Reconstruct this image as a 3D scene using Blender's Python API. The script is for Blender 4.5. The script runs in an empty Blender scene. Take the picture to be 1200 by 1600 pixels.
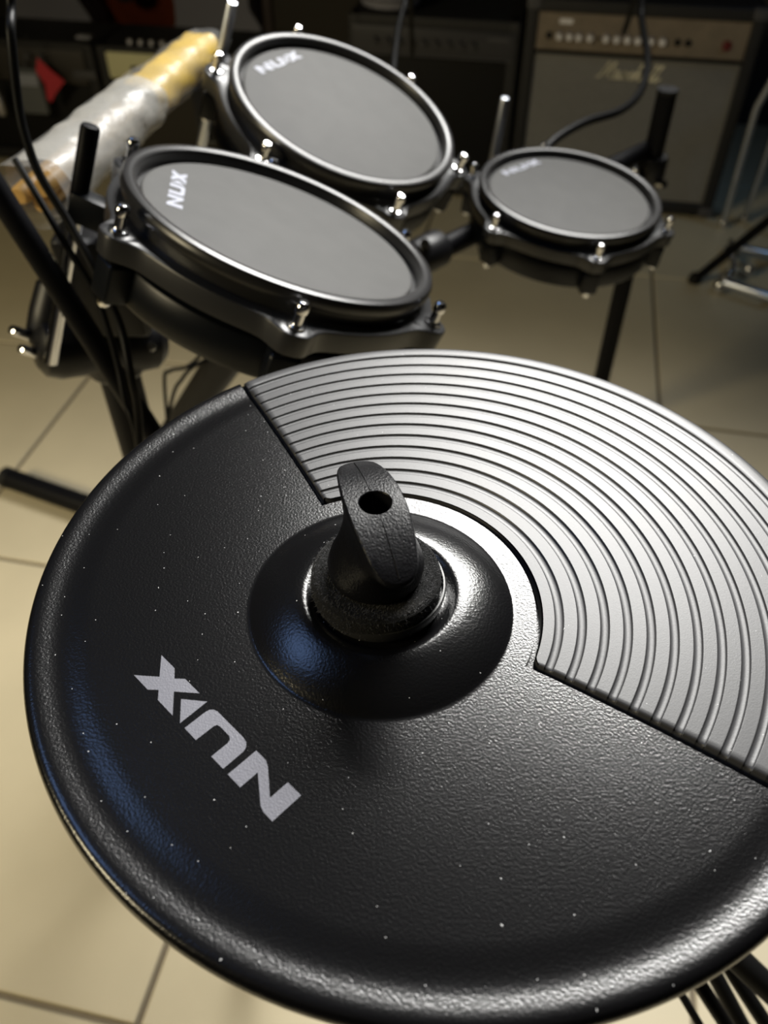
import bpy, bmesh, math, random
from math import sin, cos, pi, radians, sqrt, atan2
from mathutils.geometry import tessellate_polygon
from mathutils import Vector, Matrix, Quaternion
random.seed(4)
V = Vector
SC = bpy.context.scene
COL = SC.collection

# ------------------------------------------------------------------ camera
cd = bpy.data.cameras.new('camera'); cam = bpy.data.objects.new('camera', cd); COL.objects.link(cam)
cam.location = (0, 0, 1.031); cam.rotation_euler = (radians(45), 0, 0)
cd.sensor_fit = 'VERTICAL'; cd.sensor_height = 36; cd.sensor_width = 27
cd.lens = 36 * 1270 / 1600
cd.clip_start = .02; cd.clip_end = 60
cd.dof.use_dof = True; cd.dof.focus_distance = .305; cd.dof.aperture_fstop = 9.5
SC.camera = cam
SC.view_settings.view_transform = 'Standard'; SC.view_settings.look = 'None'
SC.view_settings.exposure = 0; SC.view_settings.gamma = 1; SC.view_settings.use_curve_mapping = False

# ------------------------------------------------------------------ light
w = bpy.data.worlds.new('world'); SC.world = w; w.use_nodes = True
w.node_tree.nodes['Background'].inputs[0].default_value = (.5, .6, .8, 1)
w.node_tree.nodes['Background'].inputs[1].default_value = .008
def area(name, loc, target, sx, sy, power, color, spread=180):
    l = bpy.data.lights.new(name, 'AREA'); l.shape = 'RECTANGLE'; l.size = sx; l.size_y = sy
    l.energy = power; l.color = color; l.spread = radians(spread)
    o = bpy.data.objects.new(name, l); COL.objects.link(o); o.location = loc
    o.rotation_euler = (V(target) - V(loc)).to_track_quat('-Z', 'Y').to_euler()
    return o
area('key_light', (.60, 1.84, 2.20), (.05, .3, .8), 1.15, .95, 26, (1, .985, .95), 72)     # bright key light from an unseen source beyond the drums, to the right
area('warm_fill_light', (-2.35, -.55, 1.95), (-.75, .5, 0), .8, .7, 15.5, (1, .86, .56), 90)  # added warm light, set low at left so no glint reaches the bell
area('cool_fill_light', (-1.15, .55, 2.45), (0, .2, .8), .7, .5, 1.3, (.3, .5, 1), 100)   # unseen cool light at left, for bluish tints on left-facing sides
area('cool_fill_light', (1.9, 1.0, 2.4), (1.0, 2.0, .3), .35, .3, .3, (.4, .65, 1), 45)  # added only to give the chrome stand bluish reflections

RZ = -radians(11.6)                      # the room, tiles and amplifiers stand turned by this much
RU = V((cos(RZ), sin(RZ), 0)); RV = V((-sin(RZ), cos(RZ), 0))
def uv(u, v, z=0): return RU * u + RV * v + V((0, 0, z))

# ------------------------------------------------------------------ materials
MATS = {}
def mat(name, color, rough=.5, metal=0, bump=None, var=None, coat=0, spec=None, emit=None, trans=0, alpha=1, sheen=0):
    """bump=(scale, strength, distance), var=(scale, amount)"""
    if name in MATS: return MATS[name]
    m = bpy.data.materials.new(name); m.use_nodes = True
    nt = m.node_tree; b = nt.nodes['Principled BSDF']
    b.inputs['Base Color'].default_value = (*color, 1); b.inputs['Roughness'].default_value = rough
    b.inputs['Metallic'].default_value = metal
    if spec is not None: b.inputs['Specular IOR Level'].default_value = spec
    if coat: b.inputs['Coat Weight'].default_value = coat
    if sheen: b.inputs['Sheen Weight'].default_value = sheen
    if trans: b.inputs['Transmission Weight'].default_value = trans
    b.inputs['Alpha'].default_value = alpha
    if emit:
        b.inputs['Emission Color'].default_value = (*emit[0], 1); b.inputs['Emission Strength'].default_value = emit[1]
    tc = nt.nodes.new('ShaderNodeTexCoord')
    if bump:
        n = nt.nodes.new('ShaderNodeTexNoise'); n.inputs['Scale'].default_value = bump[0]; n.inputs['Detail'].default_value = 3
        nt.links.new(tc.outputs['Object'], n.inputs['Vector'])
        bp = nt.nodes.new('ShaderNodeBump'); bp.inputs['Strength'].default_value = bump[1]; bp.inputs['Distance'].default_value = bump[2]
        nt.links.new(n.outputs[0], bp.inputs['Height']); nt.links.new(bp.outputs[0], b.inputs['Normal'])
    if var:
        n = nt.nodes.new('ShaderNodeTexNoise'); n.inputs['Scale'].default_value = var[0]; n.inputs['Detail'].default_value = 4
        nt.links.new(tc.outputs['Object'], n.inputs['Vector'])
        r = nt.nodes.new('ShaderNodeValToRGB')
        r.color_ramp.elements[0].position = .3; r.color_ramp.elements[1].position = .7
        r.color_ramp.elements[0].color = (*[c * (1 - var[1]) for c in color], 1)
        r.color_ramp.elements[1].color = (*[min(1, c * (1 + var[1])) for c in color], 1)
        nt.links.new(n.outputs[0], r.inputs[0]); nt.links.new(r.outputs[0], b.inputs['Base Color'])
    MATS[name] = m
    return m

def dust(m, scale, size, keep, tint=(.55, .55, .55), seed=0.):
    """sparse pale specks of lint lying on a surface"""
    nt = m.node_tree; b = nt.nodes['Principled BSDF']; tc = nt.nodes.new('ShaderNodeTexCoord')
    mp = nt.nodes.new('ShaderNodeMapping'); mp.inputs['Location'].default_value = (seed, seed * .7, 0); mp.inputs['Scale'].default_value = (1, 1, 0)
    nz = nt.nodes.new('ShaderNodeTexNoise'); nz.inputs['Scale'].default_value = 260
    ad = nt.nodes.new('ShaderNodeVectorMath'); ad.operation = 'MULTIPLY_ADD'; ad.inputs[1].default_value = (.003, .003, 0)
    nt.links.new(tc.outputs['Object'], mp.inputs[0]); nt.links.new(tc.outputs['Object'], nz.inputs[0])
    nt.links.new(nz.outputs['Color'], ad.inputs[0]); nt.links.new(mp.outputs[0], ad.inputs[2])
    vo = nt.nodes.new('ShaderNodeTexVoronoi'); vo.voronoi_dimensions = '2D'; vo.inputs['Scale'].default_value = scale
    nt.links.new(ad.outputs[0], vo.inputs[0])
    lt = nt.nodes.new('ShaderNodeMath'); lt.operation = 'LESS_THAN'; lt.inputs[1].default_value = size
    sp = nt.nodes.new('ShaderNodeSeparateColor'); nt.links.new(vo.outputs['Color'], sp.inputs[0])
    l2 = nt.nodes.new('ShaderNodeMath'); l2.operation = 'LESS_THAN'; l2.inputs[1].default_value = keep
    nt.links.new(vo.outputs['Distance'], lt.inputs[0]); nt.links.new(sp.outputs[0], l2.inputs[0])
    mu = nt.nodes.new('ShaderNodeMath'); mu.operation = 'MULTIPLY'
    nt.links.new(lt.outputs[0], mu.inputs[0]); nt.links.new(l2.outputs[0], mu.inputs[1])
    mx = nt.nodes.new('ShaderNodeMix'); mx.data_type = 'RGBA'
    old = b.inputs['Base Color']
    if old.links: nt.links.new(old.links[0].from_socket, mx.inputs[6])
    else: mx.inputs[6].default_value = old.default_value
    mx.inputs[7].default_value = (*tint, 1)
    nt.links.new(mu.outputs[0], mx.inputs[0]); nt.links.new(mx.outputs[2], old)

M_TILE = mat('floor_tile_glaze', (.53, .465, .32), .42, var=(5, .06), bump=(60, .05, .001))
M_GROUT = mat('grout', (.17, .14, .095), .9)
M_WALL = mat('dark_wall_paint', (.035, .033, .033), .8, bump=(90, .1, .002))
M_CEIL = mat('ceiling_paint', (.08, .078, .075), .9)
M_PLASTIC = mat('cymbal_plastic', (.004, .004, .0045), .21, spec=.55, bump=(1100, .32, .0003))
dust(M_PLASTIC, 95, .017, .4)
M_RUBBER = mat('pad_rubber', (.036, .036, .038), .42, spec=.5, bump=(1800, .1, .0003), var=(30, .03))
dust(M_RUBBER, 90, .014, .2, seed=.3)
M_SILVER = mat('silver_print', (.2, .2, .225), .42, .4, bump=(1500, .25, .0003))
M_LOGO2 = mat('pale_print', (.30, .31, .36), .6)
M_FELT = mat('black_felt', (.003, .003, .003), .95, bump=(2600, 1, .0009))
M_FIBRE = mat('felt_fibre', (.06, .06, .062), .9)
M_NUT = mat('nut_plastic', (.006, .006, .007), .32, bump=(1300, .5, .0004), spec=.2)
M_CLEARP = mat('translucent_plastic', (.03, .03, .03), .25)
M_CHROME = mat('chrome', (.8, .8, .82), .12, 1)
M_SATIN = mat('satin_chrome', (.62, .65, .72), .34, 1)
M_HEAD = mat('mesh_head', (.062, .061, .058), .68, spec=.3, bump=(1500, .2, .0004), var=(40, .07))
M_RIM = mat('rim_rubber', (.016, .0155, .0155), .3, spec=.4)
M_HOOP = mat('hoop_metal', (.022, .022, .023), .33, spec=.5)
M_SHELL = mat('shell_plastic', (.004, .005, .007), .34, spec=.22)
M_BLACK = mat('black_rubber', (.005, .005, .005), .6, spec=.25)
M_TUBE = mat('black_tube', (.005, .005, .006), .45, spec=.08)
M_CABLE = mat('cable_rubber', (.006, .006, .006), .45, spec=.12)
M_CLAMP = mat('clamp_plastic', (.006, .006, .007), .4, spec=.3)
M_WOOD = mat('stick_wood', (.55, .33, .10), .45, var=(25, .15))
M_FILM = mat('plastic_film', (.35, .34, .31), .36, bump=(28, .5, .01), alpha=.7)
M_CLEARF = mat('clear_film', (.5, .5, .48), .22, bump=(26, .6, .01), alpha=.18)
M_YELLOW = mat('yellow_card', (.50, .33, .03), .38, var=(18, .25), bump=(35, .4, .006))
M_TOLEX = mat('black_tolex', (.011, .011, .012), .55, bump=(500, .4, .001))
M_BRASS = mat('brushed_gold_panel', (.21, .17, .125), .5, .15, var=(30, .12))
M_CLOTH = mat('grille_cloth', (.17, .168, .16), .8, var=(60, .12))
M_CREAM = mat('cream_panel', (.68, .66, .40), .5)
M_KNOB = mat('knob_metal', (.75, .75, .82), .3, .8)
M_GREYBAG = mat('grey_bag_cloth', (.22, .22, .26), .85, bump=(300, .3, .001))
M_REDWOOD = mat('red_brown_lacquer', (.11, .02, .005), .3, var=(6, .3))
M_RED = mat('red_card', (.50, .03, .045), .5, var=(120, .12))
M_REDJEWEL = mat('red_lamp_lens', (.12, .008, .008), .3)
M_GREYP = mat('grey_plastic', (.06, .06, .066), .5)
M_DARKPANEL = mat('charcoal_panel', (.028, .028, .033), .45)
M_BROWNCLOTH = mat('brown_grille_cloth', (.035, .03, .022), .85)
M_LAMP = mat('lamp_panel', (.8, .8, .8), .5, emit=((1, .9, .7), 3))
M_GOLDPRINT = mat('gold_script', (.55, .52, .40), .35, .4)

# ------------------------------------------------------------------ builders
def link(name, bm, m, parent=None, smooth=True, angle=35):
    me = bpy.data.meshes.new(name); bm.normal_update()
    bm.to_mesh(me); bm.free()
    if smooth:
        me.polygons.foreach_set('use_smooth', [True] * len(me.polygons))
        me.set_sharp_from_angle(angle=radians(angle))
    o = bpy.data.objects.new(name, me); COL.objects.link(o); me.materials.append(m)
    if parent: o.parent = parent
    return o
def tag(o, label=None, cat=None, group=None, kind=None):
    if label: o['label'] = label
    if cat: o['category'] = cat
    if group: o['group'] = group
    if kind: o['kind'] = kind
    return o
def thing(name, label, cat, loc=(0, 0, 0), group=None, rz=0, n=None):
    o = bpy.data.objects.new(name, None); COL.objects.link(o); o.location = loc
    if n is not None: o.matrix_world = Matrix.Translation(V(loc)) @ frame(n).to_4x4()
    else: o.rotation_euler = (0, 0, rz)
    o.empty_display_size = .02
    return tag(o, label, cat, group)
def frame(n):
    n = V(n).normalized(); e1 = V((0, 1, 0)).cross(n).normalized(); e2 = n.cross(e1)
    return Matrix((e1, e2, n)).transposed()
def box(bm, lo, hi, bev=0, seg=2, mtx=None):
    r = bmesh.ops.create_cube(bm, size=1)
    vs = r['verts']
    for v in vs: v.co = V([(lo[i] + hi[i]) / 2 + v.co[i] * (hi[i] - lo[i]) for i in range(3)])
    if bev:
        es = list({e for v in vs for e in v.link_edges})
        rr = bmesh.ops.bevel(bm, geom=es, offset=bev, segments=seg, affect='EDGES', profile=.6)
        vs = [v for v in rr['verts']] + [v for v in vs if v.is_valid]
        vs = list({v for v in vs})
    if mtx: 
        for v in vs: v.co = mtx @ v.co
    return bm
def lathe(bm, prof, n=48, mtx=None, cap=False):
    rings = []
    for r, z in prof:
        if r < 1e-6: ring = [bm.verts.new((0, 0, z))]
        else: ring = [bm.verts.new((r * cos(2 * pi * k / n), r * sin(2 * pi * k / n), z)) for k in range(n)]
        rings.append(ring)
    for a, b in zip(rings, rings[1:]):
        for k in range(n):
            q = [a[k % len(a)], a[(k + 1) % len(a)], b[(k + 1) % len(b)], b[k % len(b)]]
            q = list(dict.fromkeys(q))
            if len(q) > 2: bm.faces.new(q)
    if mtx:
        for ring in rings:
            for v in ring: v.co = mtx @ v.co
    return bm
def tube(bm, pts, r, n=12, cap=True):
    pts = [V(p) for p in pts]; rs = r if isinstance(r, (list, tuple)) else [r] * len(pts)
    t0 = (pts[1] - pts[0]).normalized()
    up = V((0, 0, 1)) if abs(t0.z) < .9 else V((0, 1, 0))
    x = t0.cross(up).normalized(); rings = []
    for i, p in enumerate(pts):
        t = (pts[min(i + 1, len(pts) - 1)] - pts[max(i - 1, 0)]).normalized()
        x = (x - t * x.dot(t)).normalized(); y = t.cross(x)
        rings.append([bm.verts.new(p + (x * cos(2 * pi * k / n) + y * sin(2 * pi * k / n)) * rs[i]) for k in range(n)])
    for a, b in zip(rings, rings[1:]):
        for k in range(n): bm.faces.new([a[k], a[(k + 1) % n], b[(k + 1) % n], b[k]])
    if cap:
        bm.faces.new(rings[0][::-1]); bm.faces.new(rings[-1])
    return bm
def spline(pts, per=8):
    pts = [V(p) for p in pts]; out = []
    P = [pts[0] * 2 - pts[1]] + pts + [pts[-1] * 2 - pts[-2]]
    for i in range(1, len(P) - 2):
        a, b, c, d = P[i - 1:i + 3]
        for k in range(per):
            t = k / per
            out.append(.5 * ((2 * b) + (c - a) * t + (2 * a - 5 * b + 4 * c - d) * t * t + (3 * b - 3 * c + d - a) * t ** 3))
    out.append(pts[-1]); return out
def prism(bm, poly, z0, z1, mtx=None):
    a = [bm.verts.new((x, y, z0)) for x, y in poly]; b = [bm.verts.new((x, y, z1)) for x, y in poly]
    n = len(poly); area2 = sum(poly[i][0] * poly[(i + 1) % n][1] - poly[(i + 1) % n][0] * poly[i][1] for i in range(n))
    if area2 < 0: a.reverse(); b.reverse()
    for tri in tessellate_polygon([[v.co.copy() for v in b]]):
        p, q, r = (b[t].co for t in tri)
        if (q - p).cross(r - p).z < 0: tri = tri[::-1]
        bm.faces.new([b[t] for t in tri]); bm.faces.new([a[t] for t in tri[::-1]])
    for k in range(n): bm.faces.new([a[k], a[(k + 1) % n], b[(k + 1) % n], b[k]])
    if mtx:
        for v in a + b: v.co = mtx @ v.co
    return bm
def NB(): return bmesh.new()
def zaxis(p, d):
    return Matrix.Translation(V(p)) @ V(d).to_track_quat('Z', 'Y').to_matrix().to_4x4()

# ================================================================== the setting
fl = bpy.data.objects.new('floor', None)
bm = NB(); box(bm, (-3.2, -3.0, -.06), (2.8, 3.3, -.004))
fl = link('floor', bm, M_GROUT, smooth=False); fl.rotation_euler = (0, 0, RZ); tag(fl, 'beige tiled floor', None, None, 'structure')
# tiles 0.6 m square, seven-millimetre joints
TS = .6; OV = .1708; OU = -.3123; G = .0035
tm = None
for iu in range(-4, 4):
    for iv in range(-2, 5):
        u0, v0 = OU + iu * TS, OV + iv * TS
        if tm is None:
            bm = NB(); box(bm, (G, G, -.008), (TS - G, TS - G, 0), .0015, 1)
            t = link('floor_tile', bm, M_TILE, fl, smooth=False); tm = t.data
        else:
            t = bpy.data.objects.new('floor_tile', tm); COL.objects.link(t); t.parent = fl
        t.location = (u0, v0, random.uniform(-.0004, .0002))
def wall(name, lo, hi, m=M_WALL):
    bm = NB(); box(bm, lo, hi); o = link(name, bm, m, smooth=False); o.rotation_euler = (0, 0, RZ)
    o['kind'] = 'structure'; o['label'] = name.replace('_', ' ') + ' of the dark shop'; return o
wall('wall_back', (-3.2, 3.1, -.05), (2.8, 3.2, 2.85))
wall('wall_left', (-3.2, -3.0, -.05), (-3.1, 3.1, 2.85))
wall('wall_right', (2.7, -3.0, -.05), (2.8, 3.1, 2.85))
wall('wall_front', (-3.1, -3.0, -.05), (2.7, -2.9, 2.85))
wall('ceiling', (-3.2, -3.0, 2.85), (2.8, 3.2, 2.95), M_CEIL)

# ================================================================== the cymbal pad
CC = V((.0217, .2024, .796)); BO = V((-.0227, -.0148))      # outline centre; bell centre relative to it (the mount is off centre)
ROUT = .1525
bell = thing('cymbal_pad', 'large round black electronic cymbal pad with grey grooved rubber, filling the foreground', 'cymbal pad', (CC.x + BO.x, CC.y + BO.y, CC.z))
def rho(phi):            # distance from the bell centre to the outline along phi
    d = V((cos(phi), sin(phi))); b = -BO; bd = b.dot(d)
    return bd + sqrt(max(0, ROUT ** 2 - (b.length_squared - bd * bd)))
RB, RI = .0482, .0566    # bell base, inner edge of the rubber
def dome(r):             # bell profile
    if r > RB: return 0
    x = r / RB
    z = .0098 * (1 - x ** 3.2)
    if r < .0275: z -= .0026 * min(1, (.0275 - r) / .003) ** 1.5
    return z
def bead(d):             # raised rounded rim, d = distance inside the outline
    if d > .023: return 0
    if d > .013:
        t = (.023 - d) / .010; return -.0006 * t * t * (3 - 2 * t)
    if d > .0032:
        t = (.013 - d) / .0098; return -.0006 + .0014 * t * t * (3 - 2 * t)
    t = (.0032 - d) / .0032
    return .0008 - .0038 * (1 - sqrt(max(0, 1 - t * t)))
def phi_edges(r):        # the two cut edges of the rubber, nearly radial lines
    t = (r - .06) / .09
    return radians(-29.1 - 2.6 * t), radians(115.7 + 1.4 * t)
# body
rr_in = [.0085, .012, .016, .0185, .0205, .0225, .0245, .0265, .029, .032, .035, .038, .041, .0435, .0455, .047, .0479, .0484, .0495, .052, .0545]
GAP = .0022; DEP = .0042
bm = NB(); NP = 300
phis = [-pi + 2 * pi * k / NP for k in range(NP)]
nb = 46
rows = []
for phi in phis:
    R = rho(phi); row = [(r, dome(r)) for r in rr_in]
    ts = [k / 22 for k in range(23)]
    row += [(RI + (R - .038 - RI) * t, 0) for t in ts]
    for k in range(1, 25):
        d = .038 * (1 - k / 24) if k < 14 else .038 * (1 - 14 / 24) * (1 - ((k - 14) / 10)) ** 1.6
        row.append((R - d, bead(d)))
    row += [(R - .0002, -.0036), (R - .001, -.0048), (R - .0025, -.0052), (R - .006, -.0052), (.03, -.004), (.0085, -.004)]
    rows.append(row)
def cutz(phi, r, z):
    """recess under the rubber"""
    return z
vv = [[bm.verts.new((r * cos(p), r * sin(p), z)) for r, z in row] for p, row in zip(phis, rows)]
nr = len(rows[0]); i_cut0 = len(rr_in); i_cut1 = len(rr_in) + 23 + 24
for k in range(NP):
    a, b = vv[k], vv[(k + 1) % NP]
    pm = phis[k] + pi / NP
    e0, e1 = phi_edges(.1)
    insec = e0 - .02 < pm < e1 + .02
    for j in range(nr - 1):
        if insec and i_cut0 - 1 <= j < i_cut1 - 1: continue       # sector rebuilt below with its walls
        bm.faces.new([a[j], a[j + 1], b[j + 1], b[j]])
    bm.faces.new([a[nr - 1], a[0], b[0], b[nr - 1]])
# sector: strips between the cut edge and the neighbouring body columns, walls and recess floor
kin = [k for k in range(NP) if phi_edges(.1)[0] - .02 < phis[k] + pi / NP < phi_edges(.1)[1] + .02]
k0, k1 = kin[0], kin[-1] + 1
def column(edge, gap):
    col = []
    for j in range(i_cut0 - 1, i_cut1):
        r, z = rows[k0 if edge == 0 else k1 % NP][j]
        ph = phi_edges(r)[edge]
        ph += (-1 if edge == 0 else 1) * gap / r
        R = rho(ph); rk = rho(phis[k0 if edge == 0 else k1 % NP])
        r2 = r if j < i_cut0 else RI + (r - RI) * (R - RI) / (rk - RI)
        col.append((r2, ph, z))
    return col
def addcol(col, dz=0, zf=None):
    return [bm.verts.new((r * cos(p), r * sin(p), (z if zf is None else zf) + dz)) for r, p, z in col]
for edge, kk in ((0, k0), (1, k1 % NP)):
    c = column(edge, 0); top = addcol(c); mid = addcol(c, -.0006); bot = addcol(c, -DEP)
    body = vv[kk][i_cut0 - 1:i_cut1]
    for j in range(len(c) - 1):
        for q in ((body[j], body[j + 1], top[j + 1], top[j]), (top[j], top[j + 1], bot[j + 1], bot[j]))[:2 if j else 1]:
            bm.faces.new(q if edge == 0 else q[::-1])
    for v in mid: bm.verts.remove(v)
NS = 150
e0, e1 = phi_edges(RI)
prev = None
for k in range(NS + 1):
    f = k / NS
    cur = []
    for r, z in [(rr_in[-1], 0), (RI, 0), (RI + .0001, -DEP)]:
        a0, a1 = phi_edges(r); ph = a0 + (a1 - a0) * f
        cur.append(bm.verts.new((r * cos(ph), r * sin(ph), z)))
    for t in (.25, .5, .75, 1):
        pa, pb = phi_edges(RI + .09 * t); p2 = pa + (pb - pa) * f; R = rho(p2); r = RI + (R - .002 - RI) * t
        cur.append(bm.verts.new((r * cos(p2), r * sin(p2), -DEP)))
    R = rho(p2); cur.append(bm.verts.new(((R - .0015) * cos(p2), (R - .0015) * sin(p2), -.0052)))
    if prev:
        for j in range(len(cur) - 1): bm.faces.new([prev[j], prev[j + 1], cur[j + 1], cur[j]])
    prev = cur
bmesh.ops.remove_doubles(bm, verts=bm.verts, dist=.00002)
for e in phi_edges(.0545):                                   # seat ledge under the inner corners
    pr = None
    for k in range(21):
        p = e - .09 + .18 * k / 20
        c = [bm.verts.new((r * cos(p), r * sin(p), -.00004)) for r in (.0538, .0553)]
        if pr: bm.faces.new([pr[0], pr[1], c[1], c[0]])
        pr = c
bmesh.ops.recalc_face_normals(bm, faces=bm.faces)
link('cymbal_body', bm, M_PLASTIC, bell, angle=50)
# grooved rubber
NG = 14
bm = NB(); NA = 200
prof = []                # (t, z) across the rings
P = 1 / NG
for g in range(NG):
    t0 = g * P
    if g == 0: prof += [(0, -DEP + .0004), (.0012, -.0004), (.006, .0004)]
    for a, z in ((.012, 0.0004), (.30, 0.0004), (.555, 0.0004), (.580, 0.0004), (.595, .0003), (.612, -.0001), (.65, -.0003), (.78, -.00036), (.92, -.0003), (.962, -.0001), (.982, .0003), (1.0, .0004)):
        if g < NG - 1: prof.append((t0 + a * P, z))
    if g == NG - 1:
        prof += [(t0 + .25 * P, .0004), (t0 + .5 * P, .0003), (t0 + .70 * P, .0001), (t0 + .84 * P, -.0003), (t0 + .93 * P, -.0010), (t0 + .98 * P, -.0020), (1.0, -.0038), (.998, -.0052)]
prev = None; cols = []
for k in range(NA + 1):
    f = k / NA
    f = f if 0 < k < NA else f
    col = []
    for t, z in prof:
        r0 = RI + .09 * t
        pa, pb = phi_edges(r0); pa += GAP / r0; pb -= GAP / r0
        ph = pa + (pb - pa) * f
        s = min(f, 1 - f) * (pb - pa) * r0                 # arc distance from the cut edge
        ri = RI + .0017
        sr = min(f, 1 - f) * (pb - pa) * RI
        if sr < .0035 and t < .02: ri += .0035 - sqrt(max(0, .0035 ** 2 - (.0035 - sr) ** 2))
        R = rho(ph) - .0002
        r = ri + (R - ri) * t
        zz = z - (.0005 if s < .0004 else 0)
        col.append(bm.verts.new((r * cos(ph), r * sin(ph), zz)))
    cols.append(col)
for a, b in zip(cols, cols[1:]):
    for j in range(len(a) - 1): bm.faces.new([a[j], a[j + 1], b[j + 1], b[j]])
for c, rev in ((cols[0], 1), (cols[-1], 0)):
    low = [bm.verts.new((v.co.x, v.co.y, -DEP - .002)) for v in c]
    for j in range(len(c) - 1):
        q = [c[j], c[j + 1], low[j + 1], low[j]]; bm.faces.new(q if rev else q[::-1])
bmesh.ops.recalc_face_normals(bm, faces=bm.faces)
tag(link('rubber_pad', bm, M_RUBBER, bell, angle=75), 'grey rubber sector with concentric grooves')
# logo: letters in millimetres along the writing direction
LET = {'N': [(-15.2, 5.6), (-15.2, -5.7), (-19.9, -5.7), (-22.1, -4.7), (-30.4, 1.4), (-30.4, -5.7), (-36.5, -5.7), (-36.5, 5.6), (-32.3, 5.6), (-30.2, 4.9), (-21.3, -1.3), (-21.3, 5.6)],
       'U': [(7.5, 5.5), (7.5, -2.7), (7.2, -4.2), (6.3, -5.2), (4.8, -5.7), (-8.6, -5.7), (-10.6, -5.3), (-12.0, -4.2), (-12.6, -2.6), (-12.7, 5.5), (-6.7, 5.5), (-6.7, -.9), (-6.3, -2.2), (-5, -2.9), (-.4, -2.9), (.9, -2.6), (1.3, -1.6), (1.4, 5.5)],
       'X': [(36.6, -5.7), (28.9, -5.7), (25.4, -3.2), (22.7, -5.7), (14.6, -5.7), (21.3, -.1), (14.1, 5.5), (22.4, 5.5), (25.5, 3.1), (28.2, 5.6), (36.4, 5.6), (29.6, -.1)],
       'T': [(17.2, -.1), (10.2, -5.6), (10.0, 5.5)]}
def logo(parent, x, y, z, ang, m, s=.001, th=.00012):
    for k in ('N', 'U', 'X'):
        bm = NB(); mt = Matrix.Translation((x, y, z)) @ Matrix.Rotation(ang, 4, 'Z')
        for q in ((k,) if k != 'X' else ('X', 'T')): prism(bm, [(a * s, b * s) for a, b in LET[q]], -.0003, th, mt)
        link('logo_letter', bm, m, parent, smooth=False)
LM = V((-.0735, -.0735)) 
logo(bell, -.0552 - bell.location.x, .1349 - bell.location.y, 0, radians(135.57), M_SILVER)

# felt washer, translucent cup and wing nut on the threaded post
AX, AY, AZ = CC.x + BO.x - .0018, CC.y + BO.y - .0005, CC.z
ws = thing('plastic_cup_washer', 'thin translucent plastic cup under the felt on the cymbal bell', 'washer', (AX + .0012, AY + .0002, AZ + .0066))
bm = NB(); lathe(bm, [(.0075, .0008), (.0222, .0008), (.0232, .0016), (.0237, .0042), (.0234, .0062), (.0228, .0062), (.0226, .002), (.0075, .0018), (.0075, .0008)], 64); link('cup', bm, M_CLEARP, ws)
fw = thing('felt_washer', 'thick fuzzy black felt washer under the wing nut', 'washer', (AX, AY, AZ + .0088))
bm = NB(); lathe(bm, [(.0072, 0), (.0215, 0), (.0228, .0012), (.0231, .005), (.0228, .0088), (.0214, .0102), (.0072, .0102), (.0072, 0)], 96)
fo = link('felt_disc', bm, M_FELT, fw)
rnd = random.Random(11); bm = NB()
for k in range(4200):
    a = rnd.uniform(0, 2 * pi)
    if rnd.random() < .55: r, z, nn = sqrt(rnd.uniform(.0145 ** 2, .0222 ** 2)), .0102, V((0, 0, 1))
    else: r, z, nn = .0229, rnd.uniform(.001, .0095), V((cos(a), sin(a), .1))
    p = V((r * cos(a), r * sin(a), z)); dv = V((rnd.gauss(0, 1), rnd.gauss(0, 1), rnd.gauss(0, 1))).normalized()
    dv = (dv + nn * .45).normalized() * rnd.uniform(.0006, .0017); sd = dv.cross(nn).normalized() * .0001
    bm.faces.new([bm.verts.new(p - sd), bm.verts.new(p + sd), bm.verts.new(p + dv)])
tag(link('felt_fibres', bm, M_FIBRE, fw, smooth=False), None, None, None, 'stuff')
wn = thing('wing_nut', 'black plastic cymbal wing nut with a round hole in its arched top', 'wing nut', (AX, AY, AZ + .019), rz=radians(-74))
ZT = .0335
KEY = [(0, 15.2, 15.2, 0), (1.6, 16.6, 16.4, 0), (5, 17.0, 16.8, 0), (9, 16.2, 15.6, .05), (13, 16.4, 12.6, .3), (17, 18.6, 10.2, .6), (21, 22.4, 9.2, .85), (25.5, 26.6, 9.2, 1), (30, 29, 9.7, 1), (32.3, 29.4, 9.9, 1), (33.2, 29.2, 9.7, 1), (33.5, 28.8, 9.3, 1)]
def nut_ring(bm, z, a, b, m, n=44):
    ring = []
    pts = []
    for k in range(n):
        tau = 2 * pi * (k + .5) / n; q = cos(tau)
        circ = abs(sin(tau))
        lens = (.60 + .40 * (1 - q * q)) * (1 - abs(q) ** 14) ** .5 if abs(q) < 1 else 0
        wv = b * (circ * (1 - m) + lens * m)
        u = a * q; pts.append((u, wv if sin(tau) > 0 else -wv))
    for u, y in pts:
        zz = z - 7.5 * (u / 29) ** 2 * (z / 33.5) ** 1.4
        ring.append(bm.verts.new((u * .001, y * .001, zz * .001)))
    return ring
bm = NB(); rings = [nut_ring(bm, *k) for k in KEY]
last = KEY[-1]; hole_r = 5.6; n = 44
for s in (.25, .5, .75, 1):
    src = rings[len(KEY) - 1]; ring = []
    for k in range(n):
        c = src[k].co * 1000; tau = 2 * pi * (k + .5) / n; hx, hy = hole_r * cos(tau), hole_r * sin(tau)
        x = c.x + (hx - c.x) * s; y = c.y + (hy - c.y) * s
        ring.append(bm.verts.new((x * .001, y * .001, (33.5 - 7.5 * (x / 29) ** 2) * .001)))
    rings.append(ring)
for r_, z_ in ((5.3, 33.0), (5.2, 20), (.01, 20)):
    rings.append([bm.verts.new((r_ * cos(2 * pi * (k + .5) / n) * .001, r_ * sin(2 * pi * (k + .5) / n) * .001, z_ * .001)) for k in range(n)])
for a, b in zip(rings, rings[1:]):
    for k in range(n): bm.faces.new([a[k], a[(k + 1) % n], b[(k + 1) % n], b[k]])
bm.faces.new(rings[0][::-1])
bmesh.ops.recalc_face_normals(bm, faces=bm.faces)
link('nut_body', bm, M_NUT, wn, angle=30)
bm = NB()
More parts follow.
